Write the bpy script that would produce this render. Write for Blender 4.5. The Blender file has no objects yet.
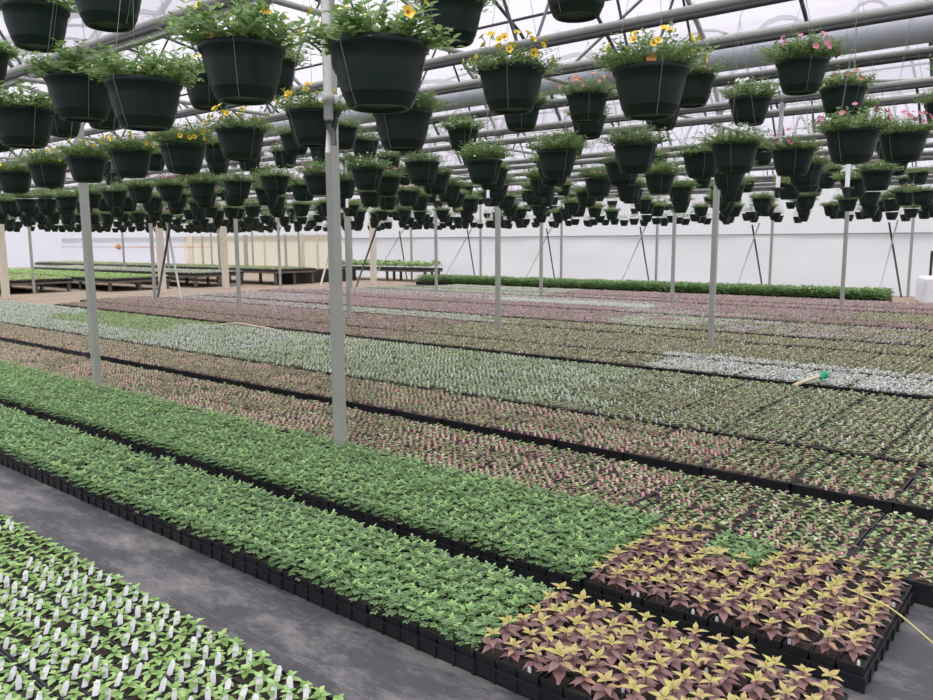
import bpy, math, random
import numpy as np
from mathutils import Matrix, Vector
random.seed(7)
RNG = np.random.default_rng(11)
SC = bpy.context.scene
COL = SC.collection
PI = math.pi

# ------------------------------------------------------------------ camera
F, YAW, PITCH, ROLL, CAMH = 779.19, 0.68921, 0.13863, -0.005386, 1.561
def cam_axes():
    cy, sy, cp, sp = math.cos(YAW), math.sin(YAW), math.cos(PITCH), math.sin(PITCH)
    f = Vector((-sy*cp, cy*cp, -sp)); r = Vector((cy, sy, 0)); u = r.cross(f)
    cr, sr = math.cos(ROLL), math.sin(ROLL)
    return cr*r+sr*u, -sr*r+cr*u, f
RX, UX, FX = cam_axes()
def project(P):
    d = Vector(P)-Vector((0, 0, CAMH)); z = d.dot(FX)
    if z < 0.05: return None
    return (466.5+F*d.dot(RX)/z, 350-F*d.dot(UX)/z, z)
def inview(P, m=40):
    q = project(P)
    return q is not None and -m < q[0] < 933+m and -m < q[1] < 700+m
cd = bpy.data.cameras.new('camera'); cam = bpy.data.objects.new('camera', cd); COL.objects.link(cam)
M3 = Matrix((RX, UX, -FX)).transposed()
cam.matrix_world = Matrix.Translation((0, 0, CAMH)) @ M3.to_4x4()
cd.sensor_fit = 'HORIZONTAL'; cd.sensor_width = 36.0; cd.lens = F/933*36.0
cd.clip_start = 0.02; cd.clip_end = 300
SC.camera = cam

# ------------------------------------------------------------------ materials
def mat(name, col, rough=0.6, col2=None, island=0.0, obj=0.0, noise=None, metal=0.0, spec=0.4, thin=0.0):
    m = bpy.data.materials.new(name); m.use_nodes = True
    nt = m.node_tree; b = nt.nodes['Principled BSDF']
    b.inputs['Roughness'].default_value = rough; b.inputs['Metallic'].default_value = metal
    b.inputs['Specular IOR Level'].default_value = spec
    c4 = (*col, 1); b.inputs['Base Color'].default_value = c4
    if col2 is None: return m
    fac = None
    def add(sock, w):
        nonlocal fac
        mm = nt.nodes.new('ShaderNodeMath'); mm.operation = 'MULTIPLY_ADD'
        nt.links.new(sock, mm.inputs[0]); mm.inputs[1].default_value = w
        if fac is None: mm.inputs[2].default_value = 0.0
        else: nt.links.new(fac, mm.inputs[2])
        fac = mm.outputs[0]
    if island:
        g = nt.nodes.new('ShaderNodeNewGeometry'); add(g.outputs['Random Per Island'], island)
    if obj:
        g = nt.nodes.new('ShaderNodeObjectInfo'); add(g.outputs['Random'], obj)
    if noise:
        sc, w, det = noise
        tc = nt.nodes.new('ShaderNodeTexCoord'); n = nt.nodes.new('ShaderNodeTexNoise')
        n.inputs['Scale'].default_value = sc; n.inputs['Detail'].default_value = det
        nt.links.new(tc.outputs['Object'], n.inputs['Vector']); add(n.outputs['Fac'], w)
    mx = nt.nodes.new('ShaderNodeMix'); mx.data_type = 'RGBA'; mx.clamp_factor = True
    nt.links.new(fac, mx.inputs[0]); mx.inputs[6].default_value = c4; mx.inputs[7].default_value = (*col2, 1)
    nt.links.new(mx.outputs[2], b.inputs['Base Color'])
    if thin:
        tl = nt.nodes.new('ShaderNodeBsdfTranslucent'); ms = nt.nodes.new('ShaderNodeMixShader'); ms.inputs[0].default_value = thin
        g = nt.nodes.new('ShaderNodeGamma'); g.inputs[1].default_value = .8; nt.links.new(mx.outputs[2], g.inputs[0]); nt.links.new(g.outputs[0], tl.inputs[0])
        nt.links.new(b.outputs[0], ms.inputs[1]); nt.links.new(tl.outputs[0], ms.inputs[2]); nt.links.new(ms.outputs[0], nt.nodes['Material Output'].inputs['Surface'])
    return m
def leafmat(name, c1, c2, island=1.0, obj=0.0, thin=.3): return mat(name, c1, .5, c2, island=island, obj=obj, thin=thin, spec=.35)

M = {}
M['marigold'] = leafmat('marigold_leaf', (.12, .25, .09), (.36, .52, .26), .85, .15)
M['marigold_young'] = leafmat('marigold_young_leaf', (.34, .56, .18), (.48, .68, .30))
M['stem'] = mat('stem_green', (.20, .34, .11), .6)
M['col_top'] = leafmat('coleus_young_leaf', (.58, .60, .17), (.60, .36, .27), .85, .2)
M['col_low'] = leafmat('coleus_old_leaf', (.19, .095, .10), (.44, .28, .27), .95)
M['bright'] = leafmat('seedling_leaf_bright', (.19, .36, .08), (.46, .66, .26), 1.0)
M['imp'] = leafmat('seedling_leaf_mid', (.09, .19, .05), (.50, .62, .28))
M['red'] = leafmat('seedling_leaf_red', (.30, .13, .11), (.60, .36, .32))
M['pinktag'] = mat('pink_tag', (.84, .40, .44), .5, (.95, .66, .66), island=1.0)
M['palegreen'] = leafmat('seedling_leaf_pale', (.19, .29, .11), (.70, .78, .50))
M['olive'] = leafmat('seedling_leaf_olive', (.15, .17, .07), (.60, .60, .33))
M['silver'] = leafmat('silver_leaf', (.62, .66, .62), (.88, .90, .88))
M['mauve'] = leafmat('seedling_leaf_mauve', (.27, .14, .18), (.80, .62, .68))
M['brownish'] = leafmat('seedling_leaf_bronze', (.19, .12, .08), (.60, .48, .36))
M['whitetag'] = mat('white_tag', (.95, .95, .97), .45, (.92, .92, .95), island=1, thin=.35)
M['black'] = mat('black_plastic', (.012, .012, .014), .45, (.022, .022, .026), noise=(9, 1, 2), spec=.35)
M['soil'] = mat('potting_soil', (.016, .012, .010), .9, (.075, .056, .046), noise=(140, 1.0, 3))
M['pot'] = mat('dark_green_pot', (.008, .018, .014), .42, (.012, .026, .021), noise=(6, 1.0, 3), obj=0.2, spec=.28)
M['potin'] = mat('pot_underside', (.02, .024, .024), .6)
M['wire'] = mat('hanger_wire', (.30, .32, .33), .5, metal=.3)
M['mint'] = leafmat('basket_leaf_broad', (.11, .23, .05), (.42, .58, .24), .9, .1, .34)
M['cali'] = leafmat('basket_leaf_small', (.11, .21, .055), (.38, .50, .22), .9, .1, .34)
M['cali_dark'] = leafmat('basket_leaf_dark', (.10, .18, .06), (.34, .44, .22), .9, .1, .34)
M['yellow'] = mat('yellow_petal', (.80, .58, .05), .5, (.92, .74, .12), island=1)
M['throat'] = mat('flower_throat', (.55, .16, .02), .6)
M['pink'] = mat('pink_petal', (.62, .12, .26), .5, (.80, .36, .46), island=1)
M['coral'] = mat('coral_petal', (.62, .20, .14), .5, (.70, .36, .28), island=1)
M['whitepetal'] = mat('white_petal', (.75, .75, .75), .5)
M['orange'] = mat('label_orange', (.80, .36, .10), .5)
M['steel'] = mat('galvanised_post', (.36, .37, .34), .5, (.47, .48, .45), noise=(3, 1, 4), metal=.15)
M['pipe'] = mat('galvanised_pipe', (.30, .30, .29), .45, (.42, .42, .40), noise=(2, 1, 4), metal=.15)
M['pipe_dark'] = mat('dark_pipe_rail_shade', (.045, .045, .05), .5, (.09, .09, .095), noise=(2, 1, 4), metal=.1)  # dark pipework; tone also paints shade on the undersides of the basket rails
M['gutter'] = mat('gutter_steel', (.30, .32, .29), .5, (.42, .44, .40), noise=(2, 1, 4), metal=.3)
M['cream'] = mat('cream_paint', (.66, .61, .50), .6, (.78, .74, .63), noise=(2, 1, 3))
M['wood'] = mat('bench_timber', (.10, .085, .07), .8, (.20, .17, .14), noise=(4, 1, 4))
M['hose'] = mat('beige_hose', (.62, .52, .36), .5)
M['hose_y'] = mat('yellow_hose', (.55, .52, .20), .5)
M['nozzle'] = mat('green_nozzle', (.05, .42, .25), .4)
M['tank'] = mat('white_tank', (.80, .83, .88), .4)
M['rust'] = mat('rust', (.42, .16, .05), .8, (.62, .36, .20), noise=(3, 1, 3))
M['dirtsoil'] = mat('sandy_soil', (.24, .18, .125), .95, (.42, .34, .26), noise=(1.3, 1.1, 6))
M['hedge'] = leafmat('leafy_dark', (.10, .22, .06), (.32, .48, .18))
M['benchgreen'] = leafmat('bench_leaf', (.38, .54, .16), (.64, .76, .36))
M['duct'] = mat('poly_duct', (.36, .38, .42), .25, (.54, .56, .62), noise=(1.5, 1, 3))

def film(name, c_t, k_trans, c_d=(.85, .85, .88), wobble=0.0):
    m = bpy.data.materials.new(name); m.use_nodes = True; nt = m.node_tree
    nt.nodes.remove(nt.nodes['Principled BSDF']); out = nt.nodes['Material Output']
    tr = nt.nodes.new('ShaderNodeBsdfTranslucent'); tr.inputs[0].default_value = (*c_t, 1)
    df = nt.nodes.new('ShaderNodeBsdfDiffuse'); df.inputs[0].default_value = (*c_d, 1)
    tp = nt.nodes.new('ShaderNodeBsdfTransparent'); tp.inputs[0].default_value = (.97, .96, 1, 1)
    a = nt.nodes.new('ShaderNodeMixShader'); a.inputs[0].default_value = .22
    nt.links.new(tr.outputs[0], a.inputs[1]); nt.links.new(df.outputs[0], a.inputs[2])
    b = nt.nodes.new('ShaderNodeMixShader'); b.inputs[0].default_value = k_trans
    nt.links.new(a.outputs[0], b.inputs[1]); nt.links.new(tp.outputs[0], b.inputs[2])
    if wobble:   # cloudy thickness of the film
        tc = nt.nodes.new('ShaderNodeTexCoord'); n = nt.nodes.new('ShaderNodeTexNoise'); n.inputs['Scale'].default_value = .5
        n.inputs['Detail'].default_value = 4; nt.links.new(tc.outputs['Object'], n.inputs['Vector'])
        mx = nt.nodes.new('ShaderNodeMix'); mx.data_type = 'RGBA'
        mx.inputs[6].default_value = (*[c*(1-wobble) for c in c_t], 1); mx.inputs[7].default_value = (*c_t, 1)
        nt.links.new(n.outputs['Fac'], mx.inputs[0]); nt.links.new(mx.outputs[2], tr.inputs[0])
    nt.links.new(b.outputs[0], out.inputs['Surface'])
    return m
M['roof'] = film('roof_film', (.62, .605, .65), .62, (.8, .8, .83), wobble=.15)
M['curtain'] = film('wall_curtain', (.60, .60, .615), .0, wobble=.06)
M['curtain_l'] = film('wall_curtain_blue', (.60, .60, .66), .0, wobble=.05)
M['curtain_c'] = film('cream_panel', (.62, .57, .46), .0, c_d=(.85, .80, .66), wobble=.10)

def fabric():
    m = bpy.data.materials.new('woven_ground_cover'); m.use_nodes = True; nt = m.node_tree; N = nt.nodes; L = nt.links
    b = N['Principled BSDF']; b.inputs['Roughness'].default_value = .62; b.inputs['Specular IOR Level'].default_value = .35
    tc = N.new('ShaderNodeTexCoord'); sx = N.new('ShaderNodeSeparateXYZ'); L.new(tc.outputs['Object'], sx.inputs[0])
    def mth(op, a, v=None, c=None):
        n = N.new('ShaderNodeMath'); n.operation = op
        for i, q in enumerate((a, v, c)):
            if q is None: continue
            if isinstance(q, (int, float)): n.inputs[i].default_value = q
            else: L.new(q, n.inputs[i])
        return n.outputs[0]
    def stripe(sock, period, off, w):
        f = mth('FRACT', mth('MULTIPLY_ADD', sock, 1/period, off)); return mth('LESS_THAN', f, w/period)
    st = mth('MAXIMUM', stripe(sx.outputs['Y'], .61, .2, .004), mth('MULTIPLY', stripe(sx.outputs['X'], 1.83, .35, .006), .8))
    n1 = N.new('ShaderNodeTexNoise'); n1.inputs['Scale'].default_value = 2.1; n1.inputs['Detail'].default_value = 7; n1.inputs['Roughness'].default_value = .78
    n1.inputs['Distortion'].default_value = .15
    mp = N.new('ShaderNodeMapping'); mp.inputs['Scale'].default_value = (.8, 1.7, 1); L.new(tc.outputs['Object'], mp.inputs[0]); L.new(mp.outputs[0], n1.inputs['Vector'])
    cr = N.new('ShaderNodeValToRGB'); cr.color_ramp.elements[0].position = .47; cr.color_ramp.elements[1].position = .72; L.new(n1.outputs['Fac'], cr.inputs[0])
    n2 = N.new('ShaderNodeTexNoise'); n2.inputs['Scale'].default_value = 60; n2.inputs['Detail'].default_value = 3; L.new(tc.outputs['Object'], n2.inputs['Vector'])
    # grit specks: sharp small noise
    n3 = N.new('ShaderNodeTexVoronoi'); n3.inputs['Scale'].default_value = 26; L.new(tc.outputs['Object'], n3.inputs['Vector'])
    base = N.new('ShaderNodeMix'); base.data_type = 'RGBA'; base.inputs[6].default_value = (.046, .046, .050, 1); base.inputs[7].default_value = (.074, .074, .080, 1); L.new(n2.outputs['Fac'], base.inputs[0])
    dust = N.new('ShaderNodeMix'); dust.data_type = 'RGBA'; L.new(mth('MULTIPLY', cr.outputs[0], .62), dust.inputs[0]); L.new(base.outputs[2], dust.inputs[6]); dust.inputs[7].default_value = (.36, .34, .335, 1)
    s2 = N.new('ShaderNodeMix'); s2.data_type = 'RGBA'; L.new(mth('MULTIPLY', st, .22), s2.inputs[0]); L.new(dust.outputs[2], s2.inputs[6]); s2.inputs[7].default_value = (.30, .30, .31, 1)
    s3 = N.new('ShaderNodeMix'); s3.data_type = 'RGBA'; L.new(mth('MULTIPLY', mth('LESS_THAN', n3.outputs['Distance'], .05), .6), s3.inputs[0]); L.new(s2.outputs[2], s3.inputs[6]); s3.inputs[7].default_value = (.42, .38, .33, 1)
    L.new(s3.outputs[2], b.inputs['Base Color'])
    bp = N.new('ShaderNodeBump'); bp.inputs['Strength'].default_value = .25; bp.inputs['Distance'].default_value = .01
    L.new(n1.outputs['Fac'], bp.inputs['Height']); L.new(bp.outputs[0], b.inputs['Normal'])
    return m
M['fabric'] = fabric()

# ------------------------------------------------------------------ mesh builder
class MB:
    def __init__(s): s.v = []; s.f = []; s.m = []; s.mats = []
    def mi(s, name):
        if name not in s.mats: s.mats.append(name)
        return s.mats.index(name)
    def add(s, vs, fs, m):
        k = len(s.v); s.v += [tuple(x) for x in vs]; i = s.mi(m)
        for f in fs: s.f.append(tuple(k+a for a in f)); s.m.append(i)
    def box(s, x0, y0, z0, x1, y1, z1, m):
        s.add([(x0, y0, z0), (x1, y0, z0), (x1, y1, z0), (x0, y1, z0), (x0, y0, z1), (x1, y0, z1), (x1, y1, z1), (x0, y1, z1)],
              [(0, 3, 2, 1), (4, 5, 6, 7), (0, 1, 5, 4), (1, 2, 6, 5), (2, 3, 7, 6), (3, 0, 4, 7)], m)
    def ring_tube(s, pts, r, m, n=8, caps=True):
        pts = [Vector(p) for p in pts]; rings = []
        k = len(s.v); i = s.mi(m)
        for j, p in enumerate(pts):
            a = pts[max(0, j-1)]; b = pts[min(len(pts)-1, j+1)]; d = (b-a).normalized()
            up = Vector((0, 0, 1)) if abs(d.z) < .95 else Vector((1, 0, 0))
            u = d.cross(up).normalized(); w = d.cross(u)
            rr = r[j] if isinstance(r, (list, tuple)) else r
            for q in range(n):
                t = 2*PI*(q+.5)/n; s.v.append(tuple(p+u*(rr*math.cos(t))+w*(rr*math.sin(t))))
        for j in range(len(pts)-1):
            for q in range(n):
                a = k+j*n+q; b = k+j*n+(q+1) % n; s.f.append((a, b, b+n, a+n)); s.m.append(i)
        if caps:
            s.f.append(tuple(k+q for q in range(n))); s.m.append(i)
            e = k+(len(pts)-1)*n; s.f.append(tuple(e+n-1-q for q in range(n))); s.m.append(i)
    def lathe(s, prof, m, n=24, cap_bottom=True):
        k = len(s.v); i = s.mi(m)
        for (r, z) in prof:
            for q in range(n): t = 2*PI*q/n; s.v.append((r*math.cos(t), r*math.sin(t), z))
        for j in range(len(prof)-1):
            for q in range(n):
                a = k+j*n+q; b = k+j*n+(q+1) % n; s.f.append((a, b, b+n, a+n)); s.m.append(i)
        if cap_bottom: s.f.append(tuple(k+n-1-q for q in range(n))); s.m.append(i)
    def leaf(s, o, d, L, W, m, droop=.3, fold=.25, seg=3, shape=None, up=Vector((0, 0, 1))):
        """ovate folded leaf blade from o along d"""
        o = Vector(o); d = Vector(d).normalized(); side = d.cross(up)
        side = side.normalized() if side.length > 1e-4 else Vector((1, 0, 0)); nrm = side.cross(d)
        k = len(s.v); i = s.mi(m)
        prof = shape or [0.0, .8, 1.0, .62, 0.0] if seg == 4 else [0.0, 1.0, .8, 0.0]
        nS = len(prof)-1
        for j, w in enumerate(prof):
            t = j/nS; c = o+d*(L*t)-Vector((0, 0, 1))*(droop*L*t*t)
            s.v.append(tuple(c)) if w == 0 else s.v.extend([tuple(c+side*(W*w/2)+nrm*(fold*W*w/2)), tuple(c), tuple(c-side*(W*w/2)+nrm*(fold*W*w/2))])
        idx = k; prev = None
        for j, w in enumerate(prof):
            cur = (idx, idx, idx) if w == 0 else (idx, idx+1, idx+2); idx += 1 if w == 0 else 3
            if prev:
                for a in (0, 1):
                    q = [prev[a], prev[a+1], cur[a+1], cur[a]]; q2 = []
                    for x in q:
                        if x not in q2: q2.append(x)
                    if len(q2) > 2: s.f.append(tuple(q2)); s.m.append(i)
            prev = cur
    def quadleaf(s, o, d, L, W, m, droop=.2):
        o = Vector(o); d = Vector(d).normalized(); side = d.cross(Vector((0, 0, 1)))
        side = side.normalized() if side.length > 1e-4 else Vector((1, 0, 0))
        mid = o+d*(L*.5)+Vector((0, 0, .04*L)); e = o+d*L-Vector((0, 0, droop*L))
        s.add([o, mid+side*W/2, e, mid-side*W/2], [(0, 1, 2, 3)], m)
    def mesh(s, name, smooth=False):
        me = bpy.data.meshes.new(name); me.from_pydata(s.v, [], s.f)
        for a in s.mats: me.materials.append(M[a])
        me.polygons.foreach_set('material_index', s.m)
        if smooth: me.polygons.foreach_set('use_smooth', [True]*len(s.f))
        me.update(); return me
    def tri_arrays(s):
        """quads only copy for scattering: triangles become degenerate quads"""
        q = [f if len(f) == 4 else (f[0], f[1], f[2], f[2]) for f in s.f if len(f) in (3, 4)]
        return s

def new(name, data, parent=None, loc=(0, 0, 0), rz=0.0):
    o = bpy.data.objects.new(name, data); COL.objects.link(o)
    o.location = loc; o.rotation_euler = (0, 0, rz)
    if parent is not None: o.parent = parent
    return o
def tag(o, label=None, cat=None, group=None, kind=None):
    if label: o['label'] = label
    if cat: o['category'] = cat
    if group: o['group'] = group
    if kind: o['kind'] = kind
    return o
def dup(root, loc, rz=0.0, scale=None):
    r = root.copy(); COL.objects.link(r); r.location = loc; r.rotation_euler = (0, 0, rz)
    for ch in list(root.children):
        c = ch.copy(); COL.objects.link(c); c.parent = r
        for g in list(ch.children):
            d = g.copy(); COL.objects.link(d); d.parent = c
    return r

class Batch:
    """many placed copies of small templates joined in one mesh, through numpy"""
    def __init__(s): s.V = []; s.Lp = []; s.St = []; s.Mi = []; s.nv = 0; s.nl = 0; s.mats = []
    def add(s, mb, P, R, S=None, SZ=None):
        """mb template, P (n,3), R (n,) rotation about z, S (n,) scale"""
        P = np.asarray(P, float); n = len(P)
        if n == 0: return
        R = np.broadcast_to(np.asarray(R, float), (n,)); S = np.ones(n) if S is None else np.broadcast_to(np.asarray(S, float), (n,))
        T = np.array(mb.v); c, si = np.cos(R)[:, None], np.sin(R)[:, None]
        x = (T[:, 0]*c-T[:, 1]*si)*S[:, None]+P[:, 0:1]; y = (T[:, 0]*si+T[:, 1]*c)*S[:, None]+P[:, 1:2]; z = T[:, 2][None]*S[:, None]+P[:, 2:3]
        s.V.append(np.stack([x, y, z], -1).reshape(-1, 3))
        loops = np.concatenate([np.array(f) for f in mb.f]); ln = np.array([len(f) for f in mb.f])
        s.Lp.append((loops[None]+(np.arange(n)*len(T))[:, None]+s.nv).ravel())
        s.St.append(np.tile(ln, n)); mm = []
        for a in mb.mats:
            if a not in s.mats: s.mats.append(a)
            mm.append(s.mats.index(a))
        s.Mi.append(np.tile(np.array(mm)[np.array(mb.m)], n)); s.nv += n*len(T)
    def mesh(s, name):
        me = bpy.data.meshes.new(name); V = np.concatenate(s.V); L = np.concatenate(s.Lp); ln = np.concatenate(s.St); mi = np.concatenate(s.Mi)
        me.vertices.add(len(V)); me.vertices.foreach_set('co', V.astype(np.float32).ravel())
        me.loops.add(len(L)); me.loops.foreach_set('vertex_index', L.astype(np.int32))
        me.polygons.add(len(ln)); st = np.concatenate([[0], np.cumsum(ln)[:-1]])
        me.polygons.foreach_set('loop_start', st.astype(np.int32))
        me.polygons.foreach_set('material_index', mi.astype(np.int32))
        for a in s.mats: me.materials.append(M[a])
        me.update(calc_edges=True); me.validate(); return me

def rdir(az, el): return Vector((math.cos(az)*math.cos(el), math.sin(az)*math.cos(el), math.sin(el)))
U = random.uniform

# ------------------------------------------------------------------ world and light
w = bpy.data.worlds.new('overcast_sky'); SC.world = w; w.use_nodes = True
nt = w.node_tree; bg = nt.nodes['Background']
tc = nt.nodes.new('ShaderNodeTexCoord'); sp = nt.nodes.new('ShaderNodeSeparateXYZ'); nt.links.new(tc.outputs['Generated'], sp.inputs[0])
rp = nt.nodes.new('ShaderNodeValToRGB'); nt.links.new(sp.outputs['Z'], rp.inputs[0])
rp.color_ramp.elements[0].position = 0.0; rp.color_ramp.elements[0].color = (.19, .19, .20, 1)
rp.color_ramp.elements[1].position = .95; rp.color_ramp.elements[1].color = (1, .985, .985, 1)
e = rp.color_ramp.elements.new(.35); e.color = (.23, .225, .235, 1); e = rp.color_ramp.elements.new(.6); e.color = (.52, .51, .52, 1)
nt.links.new(rp.outputs[0], bg.inputs[0]); bg.inputs[1].default_value = 3.6
SC.view_settings.view_transform = 'Standard'; SC.view_settings.look = 'None'
SC.view_settings.gamma = 1; SC.view_settings.use_curve_mapping = False
SC.view_settings.exposure = 0.25
SC.cycles.max_bounces = 7; SC.cycles.diffuse_bounces = 4; SC.cycles.transparent_max_bounces = 12; SC.cycles.use_denoising = True
SC.cycles.sample_clamp_indirect = 6

# ------------------------------------------------------------------ setting
Y0, BAY, SX, X0 = 3.6116, 6.6925, 3.66, -4.15
XL, XR = -56.0, 12.0
YW = 24.14
ZG, RISE = 3.28, 1.75
def slab(name, x0, y0, x1, y1, z, m):
    b = MB(); b.add([(x0, y0, z), (x1, y0, z), (x1, y1, z), (x0, y1, z)], [(0, 1, 2, 3)], m); return b
def structure(name, me, loc=(0, 0, 0)):
    o = new(name, me, None, loc); o['kind'] = 'structure'; return o
b = MB(); b.box(-19.6, -6, -.05, XR, YW, 0, 'fabric'); structure('floor', b.mesh('floor'))
b = MB(); b.box(XL, -6, -.06, -19.6, YW+.1, -.004, 'dirtsoil'); b.box(-19.6, 20.45, -.02, XR, YW, .006, 'dirtsoil'); tag(structure('ground', b.mesh('ground')), 'bare sandy soil around the benches and along the curtain wall')
def wall(name, x0, y0, x1, y1, z0, z1, m, ripple=.0, nx=60):
    b = MB(); k = 0; n = max(2, nx); d = Vector((x1-x0, y1-y0, 0)); L = d.length; d.normalize(); nr = Vector((-d.y, d.x, 0))
    vs = []
    for i in range(n+1):
        t = L*i/n
        for j in range(9):
            z = z0+(z1-z0)*j/8
            o = ripple*(math.sin(t*.9+z*2.1)+.5*math.sin(t*2.3-z*3.3+1)+.35*math.sin(z*7+t*.5))
            vs.append(Vector((x0, y0, z))+d*t+nr*o)
    fs = [(i*9+j, (i+1)*9+j, (i+1)*9+j+1, i*9+j+1) for i in range(n) for j in range(8)]
    b.add(vs, fs, m); return structure(name, b.mesh(name, True))
wall('wall_back', -27.2, YW, XR, YW, 0, 1.72, 'curtain', .03, 220)
wall('wall_back_cream', -40.6, YW, -27.2, YW, 0, 1.9, 'curtain_c', .004, 60)
wall('wall_back_far', XL, YW, -40.6, YW, 0, 1.9, 'curtain_l', .01, 60)
wall('wall_back_upper', XL, YW+.06, XR, YW+.06, 1.66, ZG+.1, 'curtain', .004, 60)
wall('wall_left', XL, -6, XL, YW, 0, 5.1, 'curtain_l', .01, 60)
wall('wall_right', XR, -6, XR, YW, 0, 5.1, 'curtain', .01, 20)
wall('wall_front', XL, -6.05, XR, -6.05, 0, 4.4, 'curtain', .01, 60)
# roof skin: one arched film per bay
def arch(t): # t 0..1 across the bay -> height
    return ZG+RISE*(1-(2*t-1)**2)**.72
NB = 14
for k in range(-2, 3):
    ya = Y0+k*BAY; yb = min(ya+BAY, YW+.1); vs = []; fs = []
    ya2 = ya
    for i in range(NB+1):
        t = i/NB; y = ya2+BAY*t
        if y > YW+.1 or False: pass
        vs += [(XL, y, arch(t)+.03), (XR, y, arch(t)+.03)]
    for i in range(NB): fs.append((2*i, 2*i+1, 2*i+3, 2*i+2))
    if ya > YW-1: continue
    bb = MB(); bb.add(vs, fs, 'roof'); structure('ceiling', bb.mesh('ceiling', True))
# rail along the wall curtain, wall battens
b = MB(); b.ring_tube([(-27.2, YW-.05, 1.72), (XR, YW-.05, 1.72)], .018, 'pipe', 6); structure('trim_1', b.mesh('trim_1'))
b = MB(); b.ring_tube([(XL, YW-.05, 1.33), (-41.5, YW-.05, 1.33)], .02, 'pipe', 6); b.ring_tube([(-49.5, YW-.08, 1.33), (-44.5, YW-.08, 1.33)], [.01, .03], 'rust', 6); b.ring_tube([(-44.5, YW-.08, 1.33), (-37.5, YW-.08, 1.33)], [.025, .012], 'rust', 6)
b.ring_tube([(-47.9, YW-.09, 1.18), (-47.9, YW-.09, 1.30), (-47.9, YW-.09, 1.42), (-47.9, YW-.09, 1.52)], [.05, .22, .18, .04], 'rust', 9); structure('trim_2', b.mesh('trim_2'))
for i, x in enumerate((-39.8, -38.6, -36.9, -34.6, -33.0, -31.3, -30.1, -28.9)):
    b = MB(); wdt = (.5, .12, .1, .28, .1, .14, .4, .12)[i]
    b.box(x-wdt/2, YW-.07, 0, x+wdt/2, YW-.02, 1.95, 'cream' if i not in (1, 3, 5) else 'steel'); structure('trim_%d' % (i+3), b.mesh('trim'))

# bows, purlins of the roof
def curve_tube(pts, r, m, n=6): bb = MB(); bb.ring_tube(pts, r, m, n); return bb
bow = curve_tube([(0, BAY*i/12, arch(i/12)) for i in range(13)], .024, 'pipe_dark').mesh('roof_bow', True)
first = True
for k in range(-1, 3):
    for i in range(-24, 4):
        x = X0+i*1.22*1.0
        if k >= 2 and i < -26: continue
        tag(new('roof_bow', bow, None, (x, Y0+k*BAY, 0)), 'curved steel roof bow in the %s arch of the roof' % ('nearest', 'second', 'third', 'fourth')[k+1], 'roof bow', 'roof bows of the %s arch' % ('nearest', 'second', 'third', 'fourth')[k+1])
for k in range(-1, 3):
    for t in (.2, .5, .8):
        x0_, x1_ = -40, 6
        b = curve_tube([(x0_, Y0+(k+t)*BAY, arch(t)-.03), (x1_, Y0+(k+t)*BAY, arch(t)-.03)], .02, 'pipe_dark')
        tag(new('purlin', b.mesh('purlin', True)), 'thin lengthwise roof purlin %s of the %s roof arch' % ({.2: 'on the near slope', .5: 'at the ridge', .8: 'on the far slope'}[t], ('nearest', 'second', 'third', 'fourth')[k+1]), 'purlin')
# gutters on the post rows
for k, nm in ((0, 'over the nearest row of posts'), (1, 'over the second row of posts'), (2, 'over the third row of posts')):
    y = Y0+k*BAY; b = MB()
    b.box(-40, y-.035, ZG-.03, 8, y+.035, ZG+.02, 'gutter'); b.box(-40, y-.045, ZG+.0, 8, y-.035, ZG+.05, 'gutter'); b.box(-40, y+.035, ZG, 8, y+.045, ZG+.05, 'gutter')
    tag(new('gutter_beam', b.mesh('gutter_beam')), 'long galvanised gutter beam %s' % nm, 'gutter')

# posts ------------------------------------------------------------------
def post_mesh(h, w, m='steel'):
    b = MB(); b.box(-w/2, -w/2, 0, w/2, w/2, h, m); b.box(-w*.8, -w*.8, h-.01, w*.8, w*.8, h+.006, m); return b
pm = post_mesh(ZG-.03, .066).mesh('post', False)
ordn = ['nearest the camera end', 'second', 'third', 'fourth', 'fifth', 'sixth', 'seventh', 'eighth', 'ninth']
rowdesc = {0: 'nearest row of posts', 1: 'second row of posts', 2: 'third row of posts', 3: 'row against the curtain wall'}
names0 = {(0, 0): 'grey square steel post at the edge of the ferny green plants, the nearest post',
          (-1, 0): 'grey steel post rising from pink seedlings, second nearest of all posts'}
for j in range(4):
    for i in range(-9, 1):
        x, y = X0+i*SX, Y0+j*BAY
        if j == 3: y = YW-.45
        if not inview((x, y, .3), 25): continue
        if j == 0 and (i, j) not in names0: continue
        o = new('steel_post', pm, None, (x, y, 0))
        lab = names0.get((i, j)) or 'grey steel post %s from the white tank end, %s' % (('first', 'second', 'third', 'fourth', 'fifth', 'sixth', 'seventh', 'eighth', 'ninth', 'tenth')[-i], rowdesc[j])
        tag(o, lab, 'post')
def on_y(px, py, Y):
    d = FX+(px-466.5)/F*RX-(py-350)/F*UX; return Vector((0, 0, CAMH))+d*(Y/d.y)
DROP = on_y(328, 98, 2.42)
# white water fitting on the nearest post
b = MB(); b.lathe([(.018, -.10), (.022, -.09), (.022, -.02), (.030, -.015), (.030, .015), (.02, .02), (.018, .35)], 'steel', 10)
b.ring_tube([(.0, -.045, 0), (0, .045, 0)], .02, 'whitetag', 8)
b.ring_tube([(0, 0, .3), (0, 0, 1.0)], .0185, 'steel', 10); b.ring_tube([(0, 0, -.10), (.0, .0, -.13), (.03, 0, -.16), (.03, .0, -.21)], .014, 'pipe_dark', 8); b.ring_tube([(.0, 0, -.12), (-.012, 0, -.24)], .011, 'whitetag', 8)
o = tag(new('hanging_drop_pipe', b.mesh('hanging_drop_pipe', True), None, (DROP[0], DROP[1], DROP[2])), 'pale water drop pipe with round fittings hanging in front of the nearest post', 'drop pipe')

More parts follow.
